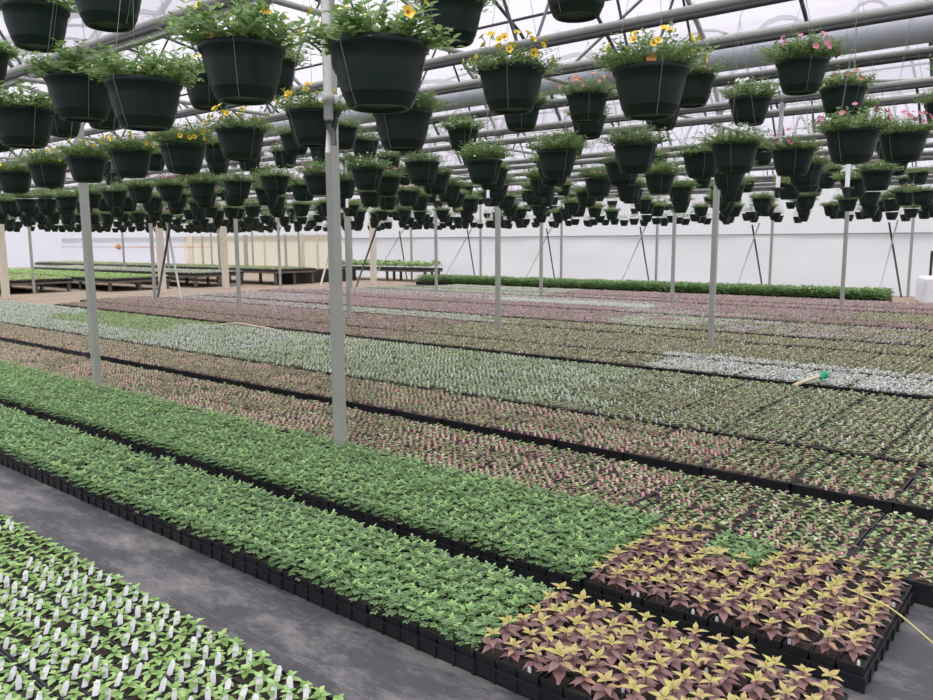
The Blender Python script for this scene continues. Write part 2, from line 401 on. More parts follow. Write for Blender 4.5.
# braces at the wall posts
def strut(name, a, c, r, m, label, cat, group=None):
    b = MB(); a = Vector(a); b.ring_tube([(0, 0, 0), Vector(c)-a], r, m, 6); return tag(new(name, b.mesh(name, True), None, a), label, cat, group)
for i in range(-5, 1):
    x = X0+i*SX
    if not inview((x, YW-.5, 1), 10): continue
    strut('wall_brace', (x-.35, YW-2.4, 0), (x-.35, YW-.55, 2.05), .022, 'steel', 'pale leaning brace pole at wall post number %s from the white tank' % ('one', 'two', 'three', 'four', 'five', 'six')[-i], 'brace pole')
    strut('wall_brace', (x-.12, YW-.62, 0), (x-.55, YW-.58, 2.0), .026, 'pipe_dark', 'dark slanting brace pole at wall post number %s from the white tank' % ('one', 'two', 'three', 'four', 'five', 'six')[-i], 'brace pole')

# basket rails and trusses -------------------------------------------------
RAILS = [1.63, 2.8, 4.8, 5.65, 6.96, 8.25, 9.1, 11.5, 12.35, 13.65, 14.95, 15.8, 18.2, 19.05, 20.35, 21.65, 22.5]
ZR = 2.97
rn = ['first', 'second', 'third', 'fourth', 'fifth', 'sixth', 'seventh', 'eighth', 'ninth', 'tenth', 'eleventh', 'twelfth', 'thirteenth', 'fourteenth', 'fifteenth', 'sixteenth', 'seventeenth']
for k, y in enumerate(RAILS):
    root = new('hanging_rail', None, None, (0, y, ZR)); tag(root, 'twin steel pipe rail carrying the %s line of hanging baskets' % rn[k], 'rail', 'basket rails')
    root['label'] = 'twin steel pipe rail carrying the %s line of hanging baskets from the front' % rn[k]
    b = MB(); b.ring_tube([(-40, 0, 0), (5, 0, 0)], .030, 'pipe', 10); new('upper_pipe', b.mesh('upper_pipe', True), root)
    b = MB(); b.ring_tube([(-40, -.018, -.046), (5, -.018, -.046)], .018, 'pipe_dark', 8); new('lower_pipe', b.mesh('lower_pipe', True), root)  # darker colour stands in for the rail's shaded underside
# cross trusses at every post line
tr = MB(); zc = 3.05
tr.ring_tube([(0, 0, zc), (0, BAY, zc)], .022, 'pipe', 6)
for a, c in ((.18, .34), (.34, .5), (.5, .66), (.66, .82)):
    z1 = arch(a); z2 = arch(c)
tw = MB()
pts = [(.06, 0), (.2, 1), (.34, 0), (.5, 1), (.66, 0), (.8, 1), (.94, 0)]
for (a, ua), (c, uc) in zip(pts, pts[1:]):
    tw.ring_tube([(0, BAY*a, arch(a) if ua else zc), (0, BAY*c, arch(c) if uc else zc)], .015, 'pipe_dark', 6)
tb = MB(); tb.ring_tube([(0, BAY*i/12, arch(i/12)-.02) for i in range(13)], .03, 'pipe', 6)
mt, mw_, mt2 = tr.mesh('tie_pipe', True), tw.mesh('web', True), tb.mesh('top_chord', True)
for k in range(-1, 3):
    for i in range(-9, 2):
        x = X0+i*SX
        r = tag(new('roof_truss', None, None, (x, Y0+k*BAY, 0)), 'steel cross truss spanning the %s roof arch above the posts' % ('nearest', 'second', 'third', 'fourth')[k+1], 'roof truss', 'cross trusses of the %s arch' % ('nearest', 'second', 'third', 'fourth')[k+1])
        new('tie_pipe', mt, r); new('web', mw_, r); new('top_chord', mt2, r)
# lengthwise diagonal wind braces in the near bays
for n_, (a, c) in enumerate((((-4.15, 3.61, 3.3), (-7.81, 5.2, 4.4)), ((-7.81, 3.61, 3.3), (-4.15, 5.2, 4.4)), ((-4.15, 3.61, 3.25), (-.49, 5.65, 4.6)), ((-7.81, 10.3, 3.25), (-4.15, 8.6, 4.5)), ((-11.47, 3.61, 3.3), (-7.81, 2.2, 4.4)), ((-.5, 10.3, 3.2), (-4.15, 6.9, 3.05)))):
    strut('diagonal_brace', a, c, .02, 'pipe', ['pale diagonal brace pipe under the roof above the nearest post', 'pale diagonal pipe crossing another above the ferny beds', 'slanting brace pipe running from the nearest gutter up to the ridge', 'diagonal brace pipe sloping up from the second gutter', 'diagonal brace pipe on the nearest roof arch beside the first gutter', 'long dark cross pipe below the round plastic air duct'][n_], 'brace pipe')
# poly duct
b = MB(); b.ring_tube([(-40, 6.72, 3.10)]+[(x, 6.72, 3.10+.01*math.sin(x)) for x in np.arange(-39, 6, 1.0)], .115, 'duct', 20)
tag(new('air_duct', b.mesh('air_duct', True)), 'long inflated pale plastic air duct slung under the roof', 'air duct')

# ------------------------------------------------------------------ plant templates
def marigold(seed):
    random.seed(seed); b = MB(); H = U(.045, .068)
    b.ring_tube([(0, 0, -.01), (U(-.005, .005), U(-.005, .005), H)], [.0035, .002], 'stem', 5, False)
    n = 16
    for i in range(n):
        t = (i+.5)/n; az = i*2.4+U(-.3, .3); z0 = H*(.2+.8*t); el = .25+.75*t*t+U(-.15, .15); L = U(.056, .072)*(1-.35*t*t)
        o = Vector((0, 0, z0)); d = rdir(az, el); side = d.cross(Vector((0, 0, 1))).normalized()
        m = 'marigold_young' if t > .8 and random.random() < .3 else 'marigold'
        for s_, w_ in ((.40, .75), (.62, 1), (.82, .85)):
            p = o+d*(L*s_)-Vector((0, 0, .35*L*s_*s_))
            for sg in (-1, 1):
                dd = (d*.7+side*sg*.8+Vector((0, 0, U(-.25, .1)-.35*el))).normalized()
                b.quadleaf(p, dd, .024*w_*U(.85, 1.15), .0125, m, .1)
        p = o+d*(L*.8)-Vector((0, 0, .35*L*.64)); b.quadleaf(p, (d-Vector((0, 0, .35*el))), .028, .014, m, .1)
        b.quadleaf(o, d, L*.85, .004, 'stem', .3)
    return b
def coleus(seed):
    random.seed(seed); b = MB(); H = U(.045, .075); a0 = U(0, 6); sh = [0.0, .85, .9, .42, 0.0]
    b.ring_tube([(0, 0, -.01), (0, 0, H)], [.004, .003], 'col_low', 5, False)
    for i in range(4):
        az = a0+i*PI/2+U(-.2, .2); b.leaf((0, 0, H*.45), rdir(az, U(.0, .25)), U(.048, .058), U(.030, .036), 'col_low', .3, .2, 4, sh)
    for i in range(3):
        az = a0+.78+i*PI/2+U(-.2, .2); b.leaf((0, 0, H*.72), rdir(az, U(.1, .3)), U(.040, .052), U(.022, .027), 'col_low' if random.random() < .75 else 'col_top', .35, .2, 4, sh)
    for i in range(4):
        az = a0+i*PI/2+U(-.15, .15); b.leaf((0, 0, H), rdir(az, U(.22, .6)), U(.040, .052), U(.019, .024), 'col_top', .12, .35, 4, sh)
    for i in range(2):
        az = a0+.8+i*PI; b.leaf((0, 0, H+.003), rdir(az, 1.1), .026, .010, 'col_top', .05, .5, 3)
    return b
def seedling(seed):
    random.seed(seed); b = MB(); H = U(.018, .028); a0 = U(0, 6)
    b.ring_tube([(0, 0, -.005), (0, 0, H)], [.0015, .0012], 'stem', 4, False)
    for i in range(4):
        b.leaf((0, 0, H*.55), rdir(a0+i*PI/2+U(-.3, .3), U(.0, .3)), U(.022, .028), U(.014, .018), 'bright', .3, .2, 3)
    for i in range(4):
        b.leaf((0, 0, H), rdir(a0+.8+i*PI/2+U(-.3, .3), U(.35, .8)), U(.016, .022), U(.010, .013), 'bright', .3, .25, 3)
    return b
def rosette(seed, mats, n=6, L=.03, W=.018, H=.02, el=(.1, .7)):
    random.seed(seed); b = MB(); a0 = U(0, 6)
    for i in range(n):
        t = i/n; m = random.choice(mats); b.quadleaf((0, 0, H*(.4+.6*t)), rdir(a0+i*2.4+U(-.3, .3), el[0]+(el[1]-el[0])*t), L*U(.8, 1.2)*(1-.25*t), W*U(.8, 1.2), m, .2)
    return b
def tag_tmpl(m, w=.014, h=.042, tilt=.12):
    b = MB(); b.add([(-w/2, 0, -.01), (w/2, 0, -.01), (w/2, tilt*h*.7, h*.75), (-w/2, tilt*h*.7, h*.75), (w*.25, tilt*h, h), (-w*.25, tilt*h, h),
                     (-w/2, .002, -.01), (w/2, .002, -.01), (w/2, .002+tilt*h*.7, h*.75), (-w/2, .002+tilt*h*.7, h*.75), (w*.25, .002+tilt*h, h), (-w*.25, .002+tilt*h, h)],
                    [(0, 1, 2, 3), (3, 2, 4, 5), (7, 6, 9, 8), (8, 9, 11, 10), (1, 7, 8, 2), (6, 0, 3, 9), (2, 8, 10, 4), (9, 3, 5, 11), (5, 4, 10, 11)], m)
    return b

# ------------------------------------------------------------------ trays
PZ = .092
def pot_flat(nx, ny, w, l, name):
    b = MB(); t = .004
    # shallow carrying tray
    for (x0, y0, x1, y1) in ((-w/2, -l/2, w/2, -l/2+t), (-w/2, l/2-t, w/2, l/2), (-w/2, -l/2, -w/2+t, l/2), (w/2-t, -l/2, w/2, l/2)):
        b.box(x0, y0, 0, x1, y1, .052, 'black')
    for (x0, y0, x1, y1) in ((-w/2-.004, -l/2-.004, w/2+.004, -l/2+.004), (-w/2-.004, l/2-.004, w/2+.004, l/2+.004), (-w/2-.004, -l/2, -w/2+.004, l/2), (w/2-.004, -l/2, w/2+.004, l/2)):
        b.box(x0, y0, .050, x1, y1, .056, 'black')
    b.box(-w/2, -l/2, 0, w/2, l/2, .004, 'black')
    px, py = w/nx, l/ny
    for i in range(nx+1):
        for sy in (-1, 1): xx = -w/2+i*px; b.box(xx-.004, sy*l/2-.007, 0, xx+.004, sy*l/2+.007, .05, 'black')
    for j in range(ny+1):
        for sx in (-1, 1): yy = -l/2+j*py; b.box(sx*w/2-.007, yy-.004, 0, sx*w/2+.007, yy+.004, .05, 'black')
    for i in range(nx):
        for j in range(ny):
            cx, cy = -w/2+(i+.5)*px, -l/2+(j+.5)*py; a = .38*px; c = .462*px; a2 = .38*py; c2 = .462*py
            vs = []
            for (u, v_, z) in ((a, a2, .006), (c, c2, PZ-.014), (c+.0015, c2+.0015, PZ-.014), (c+.0015, c2+.0015, PZ), (c-.003, c2-.003, PZ), (c-.004, c2-.004, PZ-.012)):
                vs += [(cx-u, cy-v_, z), (cx+u, cy-v_, z), (cx+u, cy+v_, z), (cx-u, cy+v_, z)]
            fs = [(4*k+q, 4*k+(q+1) % 4, 4*k+4+(q+1) % 4, 4*k+4+q) for k in range(5) for q in range(4)]
            b.add(vs, fs, 'black'); b.add([vs[20], vs[21], vs[22], vs[23]], [(0, 1, 2, 3)], 'soil')
    return b.mesh(name)
def cell_flat(nx, ny, w, l, name, z=.075, mb=False):
    b = MB(); b.box(-w/2+.004, -l/2+.004, 0, w/2-.004, l/2-.004, z-.012, 'black')
    b.add([(-w/2+.01, -l/2+.01, z-.009), (w/2-.01, -l/2+.01, z-.009), (w/2-.01, l/2-.01, z-.009), (-w/2+.01, l/2-.01, z-.009)], [(0, 1, 2, 3)], 'soil')
    for (x0, y0, x1, y1) in ((-w/2, -l/2, w/2, -l/2+.009), (-w/2, l/2-.009, w/2, l/2), (-w/2, -l/2, -w/2+.009, l/2), (w/2-.009, -l/2, w/2, l/2)):
        b.box(x0, y0, z-.018, x1, y1, z, 'black')
    for i in range(9):
        x = -w/2+.01+(w-.02)*i/8; b.box(x-.004, -l/2-.003, 0, x+.004, -l/2+.006, z-.018, 'black')
    if nx:
        for i in range(1, nx): x = -w/2+w*i/nx; b.box(x-.0025, -l/2, z-.012, x+.0025, l/2, z-.002, 'black')
        for j in range(1, ny): y = -l/2+l*j/ny; b.box(-w/2, y-.0025, z-.012, w/2, y+.0025, z-.002, 'black')
    return b if mb else b.mesh(name)

TW, TL = .556, .285
m_v = [marigold(s).mesh('marigold_plant') for s in range(7)]
c_v = [coleus(50+s).mesh('coleus_plant') for s in range(7)]
s_v = [seedling(90+s).mesh('seedling') for s in range(6)]
tagm = tag_tmpl('whitetag', .016, .05).mesh('plant_tag')
smalltag = tag_tmpl('whitetag', .012, .028).mesh('plant_tag')
flat18 = pot_flat(3, 6, .275, .560, 'pot_flat'); flat18w = pot_flat(6, 3, TW, TL, 'pot_flat_wide'); flat9 = pot_flat(3, 3, .275, .285, 'pot_flat_small')
def pot_tray(name, fm, nx, ny, w, l, loc, variants, plantname, label, cat, group, tags=0.0, sc=(.86, 1.04), m=60):
    r = tag(new(name, fm, None, loc), label, cat, group)
    for i in range(nx):
        for j in range(ny):
            x, y = -w/2+(i+.5)*w/nx, -l/2+(j+.5)*l/ny
            if not inview((loc[0]+x, loc[1]+y, .12), m): continue
            if random.random() < .012: continue
            p = new(plantname, random.choice(variants), r, (x+U(-.008, .008), y+U(-.008, .008), PZ-.012), U(0, 6.28))
            s_ = U(*sc)*(1.4 if random.random() < .007 else 1); p.scale = (s_, s_, s_)
            if tags and random.random() < tags:
                new('plant_tag', smalltag, r, (x+w/nx*U(-.33, .33), y-l/ny*.36, PZ-.012), U(-.5, .9))
    return r
random.seed(3)
# row 1: ferny plants then coleus, flats set crosswise
for k in range(0, 46):
    x = -.54-.14-k*.2815; y = 2.335
    if x < -1.62:
        if not any(inview((x+a, y+c, .1), 50) for a in (-.14, .14) for c in (-.28, .28)): continue
        pot_tray('marigold_tray', flat18, 3, 6, .275, .56, (x, y, 0), m_v, 'marigold_plant', 'black flat of ferny green plants in the narrow front bed beside the walkway', 'plant tray', 'ferny plant flats of the front bed')
    else:
        q = ('at its corner end', 'second from its corner end', 'third from its corner end', 'touching the ferny green plants')[k]
        pot_tray('coleus_tray', flat18, 3, 6, .275, .56, (x, y, 0), c_v, 'coleus_plant', 'flat of yellow and bronze coleus in the front bed, %s' % q, 'plant tray', None, .45, (.98, 1.18))
# row 2
for k in range(0, 4):
    x = -.54-.14-k*.2815; y = 3.09
    q = ('at its open corner', 'second from its open corner', 'third from its open corner', 'touching the ferny green plants')[k]
    pot_tray('coleus_tray', flat18, 3, 6, .275, .56, (x, y, 0), c_v, 'coleus_plant', 'flat of yellow and bronze coleus in the second bed, %s' % q, 'plant tray', None, .4, (.98, 1.18))
x = -.54; y = 3.09+.28+.145
pot_tray('coleus_tray', flat18w, 6, 3, TW, TL, (x-.28, y, 0), c_v, 'coleus_plant', 'flat of coleus at the far corner of the second bed, set lengthwise', 'plant tray', None, .3)
pot_tray('marigold_tray', flat9, 3, 3, .275, .285, (x-.70, y, 0), m_v, 'marigold_plant', 'small patch of ferny green plants behind the coleus of the second bed', 'plant tray', None)
pot_tray('coleus_tray', flat9, 3, 3, .275, .285, (x-.98, y, 0), c_v, 'coleus_plant', 'small coleus flat between the two ferny green patches of the second bed', 'plant tray', None, .3)
for j in range(3):
    y = 2.81+TL/2+j*(TL+.003)
    for k in range(22):
        x = -1.675-TW/2-k*(TW+.004)
        if not any(inview((x+a, y, .1), 40) for a in (-.28, .28)): continue
        pot_tray('marigold_tray', flat18w, 6, 3, TW, TL, (x, y, 0), m_v, 'marigold_plant', 'black flat of ferny green plants in the wide second bed, %s line' % ('nearest', 'middle', 'farthest')[j], 'plant tray', 'ferny plant flats of the second bed, %s line' % ('nearest', 'middle', 'farthest')[j])

# row 0: bright seedlings with white tags
flat72 = cell_flat(7, 4, TW, TL, 'cell_flat')
for j in range(4):
    y = 1.56-TL/2-j*(TL+.004)
    for k in range(8):
        x = -1.20-TW/2-k*(TW+.005)
        if not any(inview((x+a, y+c, .1), 20) for a in (-.28, 0, .28) for c in (-.14, .14)): continue
        r = tag(new('seedling_tray', flat72, None, (x, y, 0)), 'cell flat of bright green seedlings with white tags, walkway bed, %s line' % ('first', 'second', 'third', 'fourth')[j], 'seedling tray', 'bright seedling flats, %s line from the walkway' % ('first', 'second', 'third', 'fourth')[j])
        for a in range(7):
            for c in range(4):
                px, py = -TW/2+(a+.5)*TW/7, -TL/2+(c+.5)*TL/4
                if not inview((x+px, y+py, .1), 30): continue
                p = new('seedling', random.choice(s_v), r, (px+U(-.005, .005), py+U(-.005, .005), .066), U(0, 6.28)); q = U(1.25, 1.8); p.scale = (q, q, q)
                tagp = .72 if x+px > -3.75 else .10
                if random.random() < tagp:
                    t_ = new('plant_tag', tagm, r, (px+.026, py-.022, .066), U(.4, .9)); t_.rotation_euler = (U(-.6, -.2), U(-.2, .2), U(.35, .95)); q = U(1.05, 1.25); t_.scale = (q*1.12, q, q*.86)

# rows 3 on: low seedlings -------------------------------------------------
def grid_pts(x0, y0, nx, ny, w, l, z, jit=.004):
    X = x0-w/2+(np.arange(nx)+.5)*w/nx; Yy = y0-l/2+(np.arange(ny)+.5)*l/ny
    g = np.stack(np.meshgrid(X, Yy, indexing='ij'), -1).reshape(-1, 2); g = g+RNG.uniform(-jit, jit, g.shape)
    return np.column_stack([g, np.full(len(g), z)])
KIND = {
 'pinkred': (['imp', 'red', 'imp', 'palegreen'], 'pinktag', .85, 9, 4, .032, .020, (.017, .024)),
 'pinkgreen': (['imp', 'imp', 'red', 'palegreen'], 'pinktag', .28, 8, 4, .036, .023, (.013, .024)),
 'palewhite': (['palegreen', 'imp', 'palegreen'], 'whitetag', .66, 9, 4, .034, .020, (.015, .032)),
 'greenbrown': (['imp', 'olive', 'brownish', 'palegreen'], 'whitetag', .34, 9, 4, .034, .021, (.012, .032)),
 'whitish': (['palegreen', 'silver', 'imp'], 'whitetag', .6, 8, 4, .036, .020, (.014, .035)),
 'green': (['bright', 'palegreen', 'imp'], 'whitetag', .1, 8, 4, .042, .024, (.010, .025)),
 'silver': (['silver', 'silver', 'palegreen', 'silver'], 'whitetag', .3, 8, 4, .048, .018, (.012, .030)),
 'olive': (['olive', 'olive', 'palegreen', 'brownish'], 'whitetag', .22, 8, 4, .038, .022, (.012, .030)),
 'brown': (['brownish', 'olive', 'brownish', 'mauve'], 'pinktag', .15, 8, 4, .036, .022, (.011, .028)),
 'mauve': (['mauve', 'mauve', 'brownish', 'mauve', 'olive'], 'pinktag', .25, 8, 4, .038, .024, (.011, .028)),
 'pale_mauve': (['mauve', 'silver', 'mauve', 'olive'], 'whitetag', .30, 8, 4, .036, .022, (.012, .028)),
 'greyblue': (['silver', 'palegreen', 'olive'], 'whitetag', .2, 8, 4, .038, .022, (.011, .028)),
}
TM = {}
for kn, (ml, tm, tp, nx, ny, L, W, (tw_, th_)) in KIND.items():
    TM[kn] = ([rosette(hash(kn) % 1 + 200+i*7, ml, 6, L, W, .026) for i in range(9)], tag_tmpl(tm, tw_, th_, .5))
def fill_plants(B, kn, x, y, w, l, z, light=False, empties=.03):
    ml, tm, tp, nx, ny, L, W, _ = KIND[kn]; T, tg = TM[kn]
    P = grid_pts(x, y, nx, ny, w, l, z); P = P[RNG.random(len(P)) > empties]
    ch = RNG.integers(0, len(T), len(P))
    for i in range(len(T)):
        q = P[ch == i]; B.add(T[i], q, RNG.uniform(0, 6.28, len(q)), RNG.uniform(.9, 1.4, len(q)))
    tt = P[RNG.random(len(P)) < tp].copy()
    if len(tt): tt[:, 0] += .012; tt[:, 1] -= .012; B.add(tg, tt, RNG.uniform(.3, .9, len(tt)), RNG.uniform(.9, 1.2, len(tt)))
# beds: (y front, lines deep, x right, x left, kind function)
def k3(x, y): return 'pinkgreen' if x > -1.8+U(-.2, .2) else 'pinkred'
def k5(x, y):
    u = U(-.5, .5)
    if x > -3.6+u: return 'greenbrown'
    if x > -9.3+u: return 'palewhite'
    if x > -12.5+u: return 'whitish' if (x+y) % 1.7 < .9 else 'palewhite'
    if x > -16.5+u and y > 6.6: return 'green'
    return 'whitish'
def k6(x, y):
    u = U(-.3, .3)
    if x > -4.3+u: return 'silver'
    if x > -8.5+u: return 'olive'
    return 'brown'
def k7(x, y):
    u = U(-.3, .3)
    if x > -4.6+u and y < 9.6: return 'silver'
    if x > -4.6: return 'olive'
    if x > -9+u: return 'olive'
    return 'brown' if x > -13+u else 'mauve' if y > 10 else 'brown'
def k8(x, y): return 'olive' if x > -9+U(-1, 1) else 'greyblue' if x > -13 else 'pale_mauve'
def k9(x, y):
    u = U(-.8, .8)
    if x > -5.2+u: return 'olive' if random.random() < .5 else 'pale_mauve'
    if x > -7+u: return 'greyblue'
    return 'mauve' if x > -15.5 else 'pale_mauve'
def k10(x, y): return 'brown' if x > -5+U(-1, 1) else 'pale_mauve' if x > -8 else 'mauve'
def k11(x, y): return 'olive' if x > -4.0 else 'mauve' if x > -7.5 else 'silver' if (x > -12 and y < 16.3) else 'pale_mauve'
def k12(x, y): return 'mauve' if x > -12 else 'greyblue'
BEDS = [('third', 3.685, 3, .3, -15.2, k3), ('fourth', 4.76, 3, .3, -19.0, k3), ('fifth', 5.71, 8, .6, -27.5, k5), ('sixth', 8.27, 3, .9, -19.9, k6), ('seventh', 9.25, 6, 1.2, -20.6, k7),
        ('eighth', 11.14, 3, 1.5, -19.6, k8), ('ninth', 12.25, 7, 1.8, -19.8, k9), ('tenth', 14.52, 3, 2.1, -20.2, k10), ('eleventh', 15.48, 6, 2.4, -19.2, k11), ('twelfth', 17.48, 3, 2.7, -18.4, k12), ('thirteenth', 18.6, 6, 3.0, -17.4, k12)]
trays = []
for bi, (nm, yf, nl, xr, xl, kf) in enumerate(BEDS):
    step = TW+(.004 if bi != 2 else .006)
    for j in range(nl):
        y = yf+TL/2+j*(TL+.004); x = xr-TW/2-U(0, .02)
        while x > xl:
            if any(inview((x+a, y, .1), 45) for a in (-.28, .28)):
                dx_ = U(-.006, .006); trays.append((project((x, y, .1))[2] if project((x, y, .1)) else 99, bi, j, x+dx_, y, kf(x, y)))
            x -= step
trays.sort(key=lambda t: t[0])
n_ind = 278
individ, rest = trays[:n_ind], trays[n_ind:]
ZT = .098
cflat = cell_flat(0, 0, TW, TL, 'cell_flat_low', ZT)
var = {}
def tray_variant(kn):
    L_ = var.setdefault(kn, [])
    if len(L_) < 4:
        B = Batch(); fill_plants(B, kn, 0, 0, TW-.02, TL-.02, ZT-.010); L_.append(B.mesh('seedling_foliage')); return L_[-1]
    return random.choice(L_)
adj = {'pinkred': 'red and green seedlings with pink tags', 'pinkgreen': 'green seedlings with a few pink tags', 'palewhite': 'pale green seedlings with white tags', 'greenbrown': 'green and brown seedlings with some white tags',
       'whitish': 'whitish green seedlings', 'green': 'bright green seedlings', 'silver': 'silvery white seedlings', 'olive': 'olive green seedlings', 'brown': 'brownish seedlings', 'mauve': 'mauve seedlings', 'pale_mauve': 'pale mauve seedlings', 'greyblue': 'greyish green seedlings'}
ln = ['first', 'second', 'third', 'fourth', 'fifth', 'sixth', 'seventh', 'eighth']
for (d, bi, j, x, y, kn) in individ:
    g = '%s, %s bed, %s line' % (adj[kn], BEDS[bi][0], ln[j])
    r = tag(new('seedling_tray', cflat, None, (x, y, 0)), 'flat of %s' % g, 'seedling tray', g)
    new('seedling_foliage', tray_variant(kn), r, (0, 0, 0), PI if random.random() < .5 else 0)
boxT = cell_flat(0, 0, TW, TL, '', ZT, True)
for bi in range(len(BEDS)):
    B = Batch(); T = [t for t in rest if t[1] == bi]
    if not T: continue
    B.add(boxT, [(t[3], t[4], 0) for t in T], 0.0)
    for t in T: fill_plants(B, t[5], t[3], t[4], TW-.02, TL-.02, ZT-.010)
    tag(new('seedling_trays', B.mesh('seedling_trays')), 'distant flats of small seedlings filling the %s bed from the walkway' % BEDS[bi][0], 'seedling trays', None, 'stuff')

# tall leafy flats along the curtain wall ----------------------------------
def leafy(seed):
    random.seed(seed); b = MB()
    for i in range(26):
        z = U(.02, .24); az = U(0, 6.28); r = U(.0, .05); b.quadleaf((r*math.cos(az), r*math.sin(az), z), rdir(az, U(-.1, .6)), U(.06, .10), U(.04, .06), 'hedge', .25)
    return b
LT = [leafy(300+i) for i in range(5)]
hv = []
for v in range(4):
    B = Batch(); P = grid_pts(0, 0, 6, 10, TW, .95, .1, .015); ch = RNG.integers(0, 5, len(P))
    for i in range(5): q = P[ch == i]; B.add(LT[i], q, RNG.uniform(0, 6.28, len(q)), RNG.uniform(.8, 1.15, len(q)))
    hv.append(B.mesh('leafy_foliage'))
bed = cell_flat(0, 0, TW, .95, 'leafy_flat', .11)
x = -4.4
while x > -19.6:
    r = tag(new('leafy_tray', bed, None, (x, 21.15, .008)), 'tray of tall dark green leafy plants in the hedge-like row by the curtain wall', 'plant tray', 'tall leafy trays along the curtain wall')
    new('leafy_foliage', random.choice(hv), r, (0, 0, 0), PI*random.choice((0, 1))); x -= TW+.01

# benches at the far end ---------------------------------------------------
def bench(name, x0, x1, y0, y1, z, label, legm='wood'):
    cx, cy = (x0+x1)/2, (y0+y1)/2; r = tag(new(name, None, None, (cx, cy, 0)), label, 'bench'); b = MB()
    b.box(x0-cx, y0-cy, z-.07, x1-cx, y1-cy, z, legm); new('bench_top', b.mesh('bench_top'), r)
    lg = MB(); lg.box(-.04, -.04, 0, .04, .04, z-.07, 'wood'); lm = lg.mesh('leg')
    n = max(2, int((y1-y0)/1.0))
    for i in range(n+1):
        for xx in (x1-.12, x1-2.2): new('leg', lm, r, (xx-cx, y0+.1+(y1-y0-.2)*i/n-cy, 0))
    for i in range(1, int((x1-x0)/3)): new('leg', lm, r, (x1-3*i-cx, y0+.1-cy, 0))
    return r
def bench_plants(x0, x1, y0, y1, z, mats, L, label, kind='stuff', H=.03, dens=.16):
    B = Batch(); bx = MB(); bx.box(x0, y0, z, x1, y1, z+.07, 'black'); B.add(bx, [(0, 0, 0)], 0.0)
    T = [rosette(400+i, mats, 9, L, L*.55, H, (.1, 1.0)) for i in range(6)]
    nx = int((x1-x0)/dens); ny = int((y1-y0)/dens); P = grid_pts((x0+x1)/2, (y0+y1)/2, nx, ny, x1-x0, y1-y0, z+.07, .03); ch = RNG.integers(0, 6, len(P))
    for i in range(6): q = P[ch == i]; B.add(T[i], q, RNG.uniform(0, 6.28, len(q)), RNG.uniform(.8, 1.2, len(q)))
    return tag(new('bench_seedlings', B.mesh('bench_seedlings')), label, 'seedling trays', None, kind)
bench('plant_bench', -42, -26.3, 5.4, 11.6, .34, 'long low timber bench of green and yellowish seedlings behind the whitish seedling bed')
bench_plants(-42, -26.3, 5.4, 11.6, .345, ['benchgreen', 'olive', 'benchgreen', 'palegreen'], .10, 'green and yellowish seedlings on the long low bench nearest the whitish bed')
bench('plant_bench', -40, -24.9, 12.1, 14.3, .34, 'low dark bench of fresh green seedlings behind the second nearest cream post')
bench_plants(-40, -24.9, 12.1, 14.3, .345, ['bright', 'benchgreen'], .10, 'fresh green seedlings on the low dark bench')
bench('plant_bench', -38, -24.6, 15.0, 17.0, .42, 'grey bench of pale seedlings with thin dark legs beside the cream posts')
bench_plants(-38, -24.6, 15.0, 17.0, .425, ['palegreen', 'silver', 'palegreen'], .07, 'pale whitish seedlings on the grey bench')
bench('plant_bench', -44, -23.4, 17.5, 19.4, .50, 'tall bench of yellow green seedlings with dark legs in front of the cream panels')
bench_plants(-44, -23.4, 17.5, 19.4, .505, ['benchgreen', 'palegreen', 'olive'], .07, 'yellow green seedlings on the tall bench before the cream panels')
bench('plant_bench', -26, -20.4, 22.3, 23.3, .45, 'narrow bench of bushy plants close to the cream and white wall corner')
bench_plants(-26, -20.4, 22.3, 23.3, .455, ['hedge', 'benchgreen'], .22, 'bushy dark green plants on the narrow bench by the wall', 'stuff', .18, .24)
b = MB(); b.box(-1.6, -.5, 0, 1.6, .5, .50, 'black')
for i in range(7): b.box(-1.62, -.52, .05+i*.07, 1.62, .52, .07+i*.07, 'pipe_dark')
tag(new('tray_stack', b.mesh('tray_stack'), None, (-24.3, 20.2, 0), PI/2), 'dark block of stacked empty black flats beneath the far benches', 'tray stack')

# cream posts, leaning poles
cp = post_mesh(3.2, .17, 'cream').mesh('cream_post')
for n_, (x, y) in enumerate(((-24.27, 8.81), (-22.97, 12.87), (-23.65, 15.6), (-21.2, 20.31))):
    tag(new('cream_post', cp, None, (x, y, 0)), ['thick cream painted post at the near end of the low benches', 'thick cream painted post beside a leaning dark pole', 'thick cream painted post at the end of the grey bench', 'cream painted post by the stack of dark flats'][n_], 'post')
strut('leaning_pole', (-18.71, 11.0, 0), (-19.9, 11.3, 2.6), .03, 'steel', 'pale pole leaning beside the second cream post', 'pole')
strut('leaning_pole', (-19.6, 10.8, 0), (-19.0, 11.1, 2.6), .03, 'pipe_dark', 'dark leaning pole with a valve crossing in front of a cream post', 'pole')
strut('leaning_pole', (-19.06, 17.41, 0), (-18.6, 18.2, 2.4), .03, 'pipe_dark', 'dark leaning pole beyond the mauve seedlings near the bushy bench', 'pole')
strut('leaning_pole', (-22.2, 18.6, 0), (-21.6, 18.9, 2.1), .035, 'cream', 'pale leaning pole beside the tall bench of yellow green seedlings', 'pole')

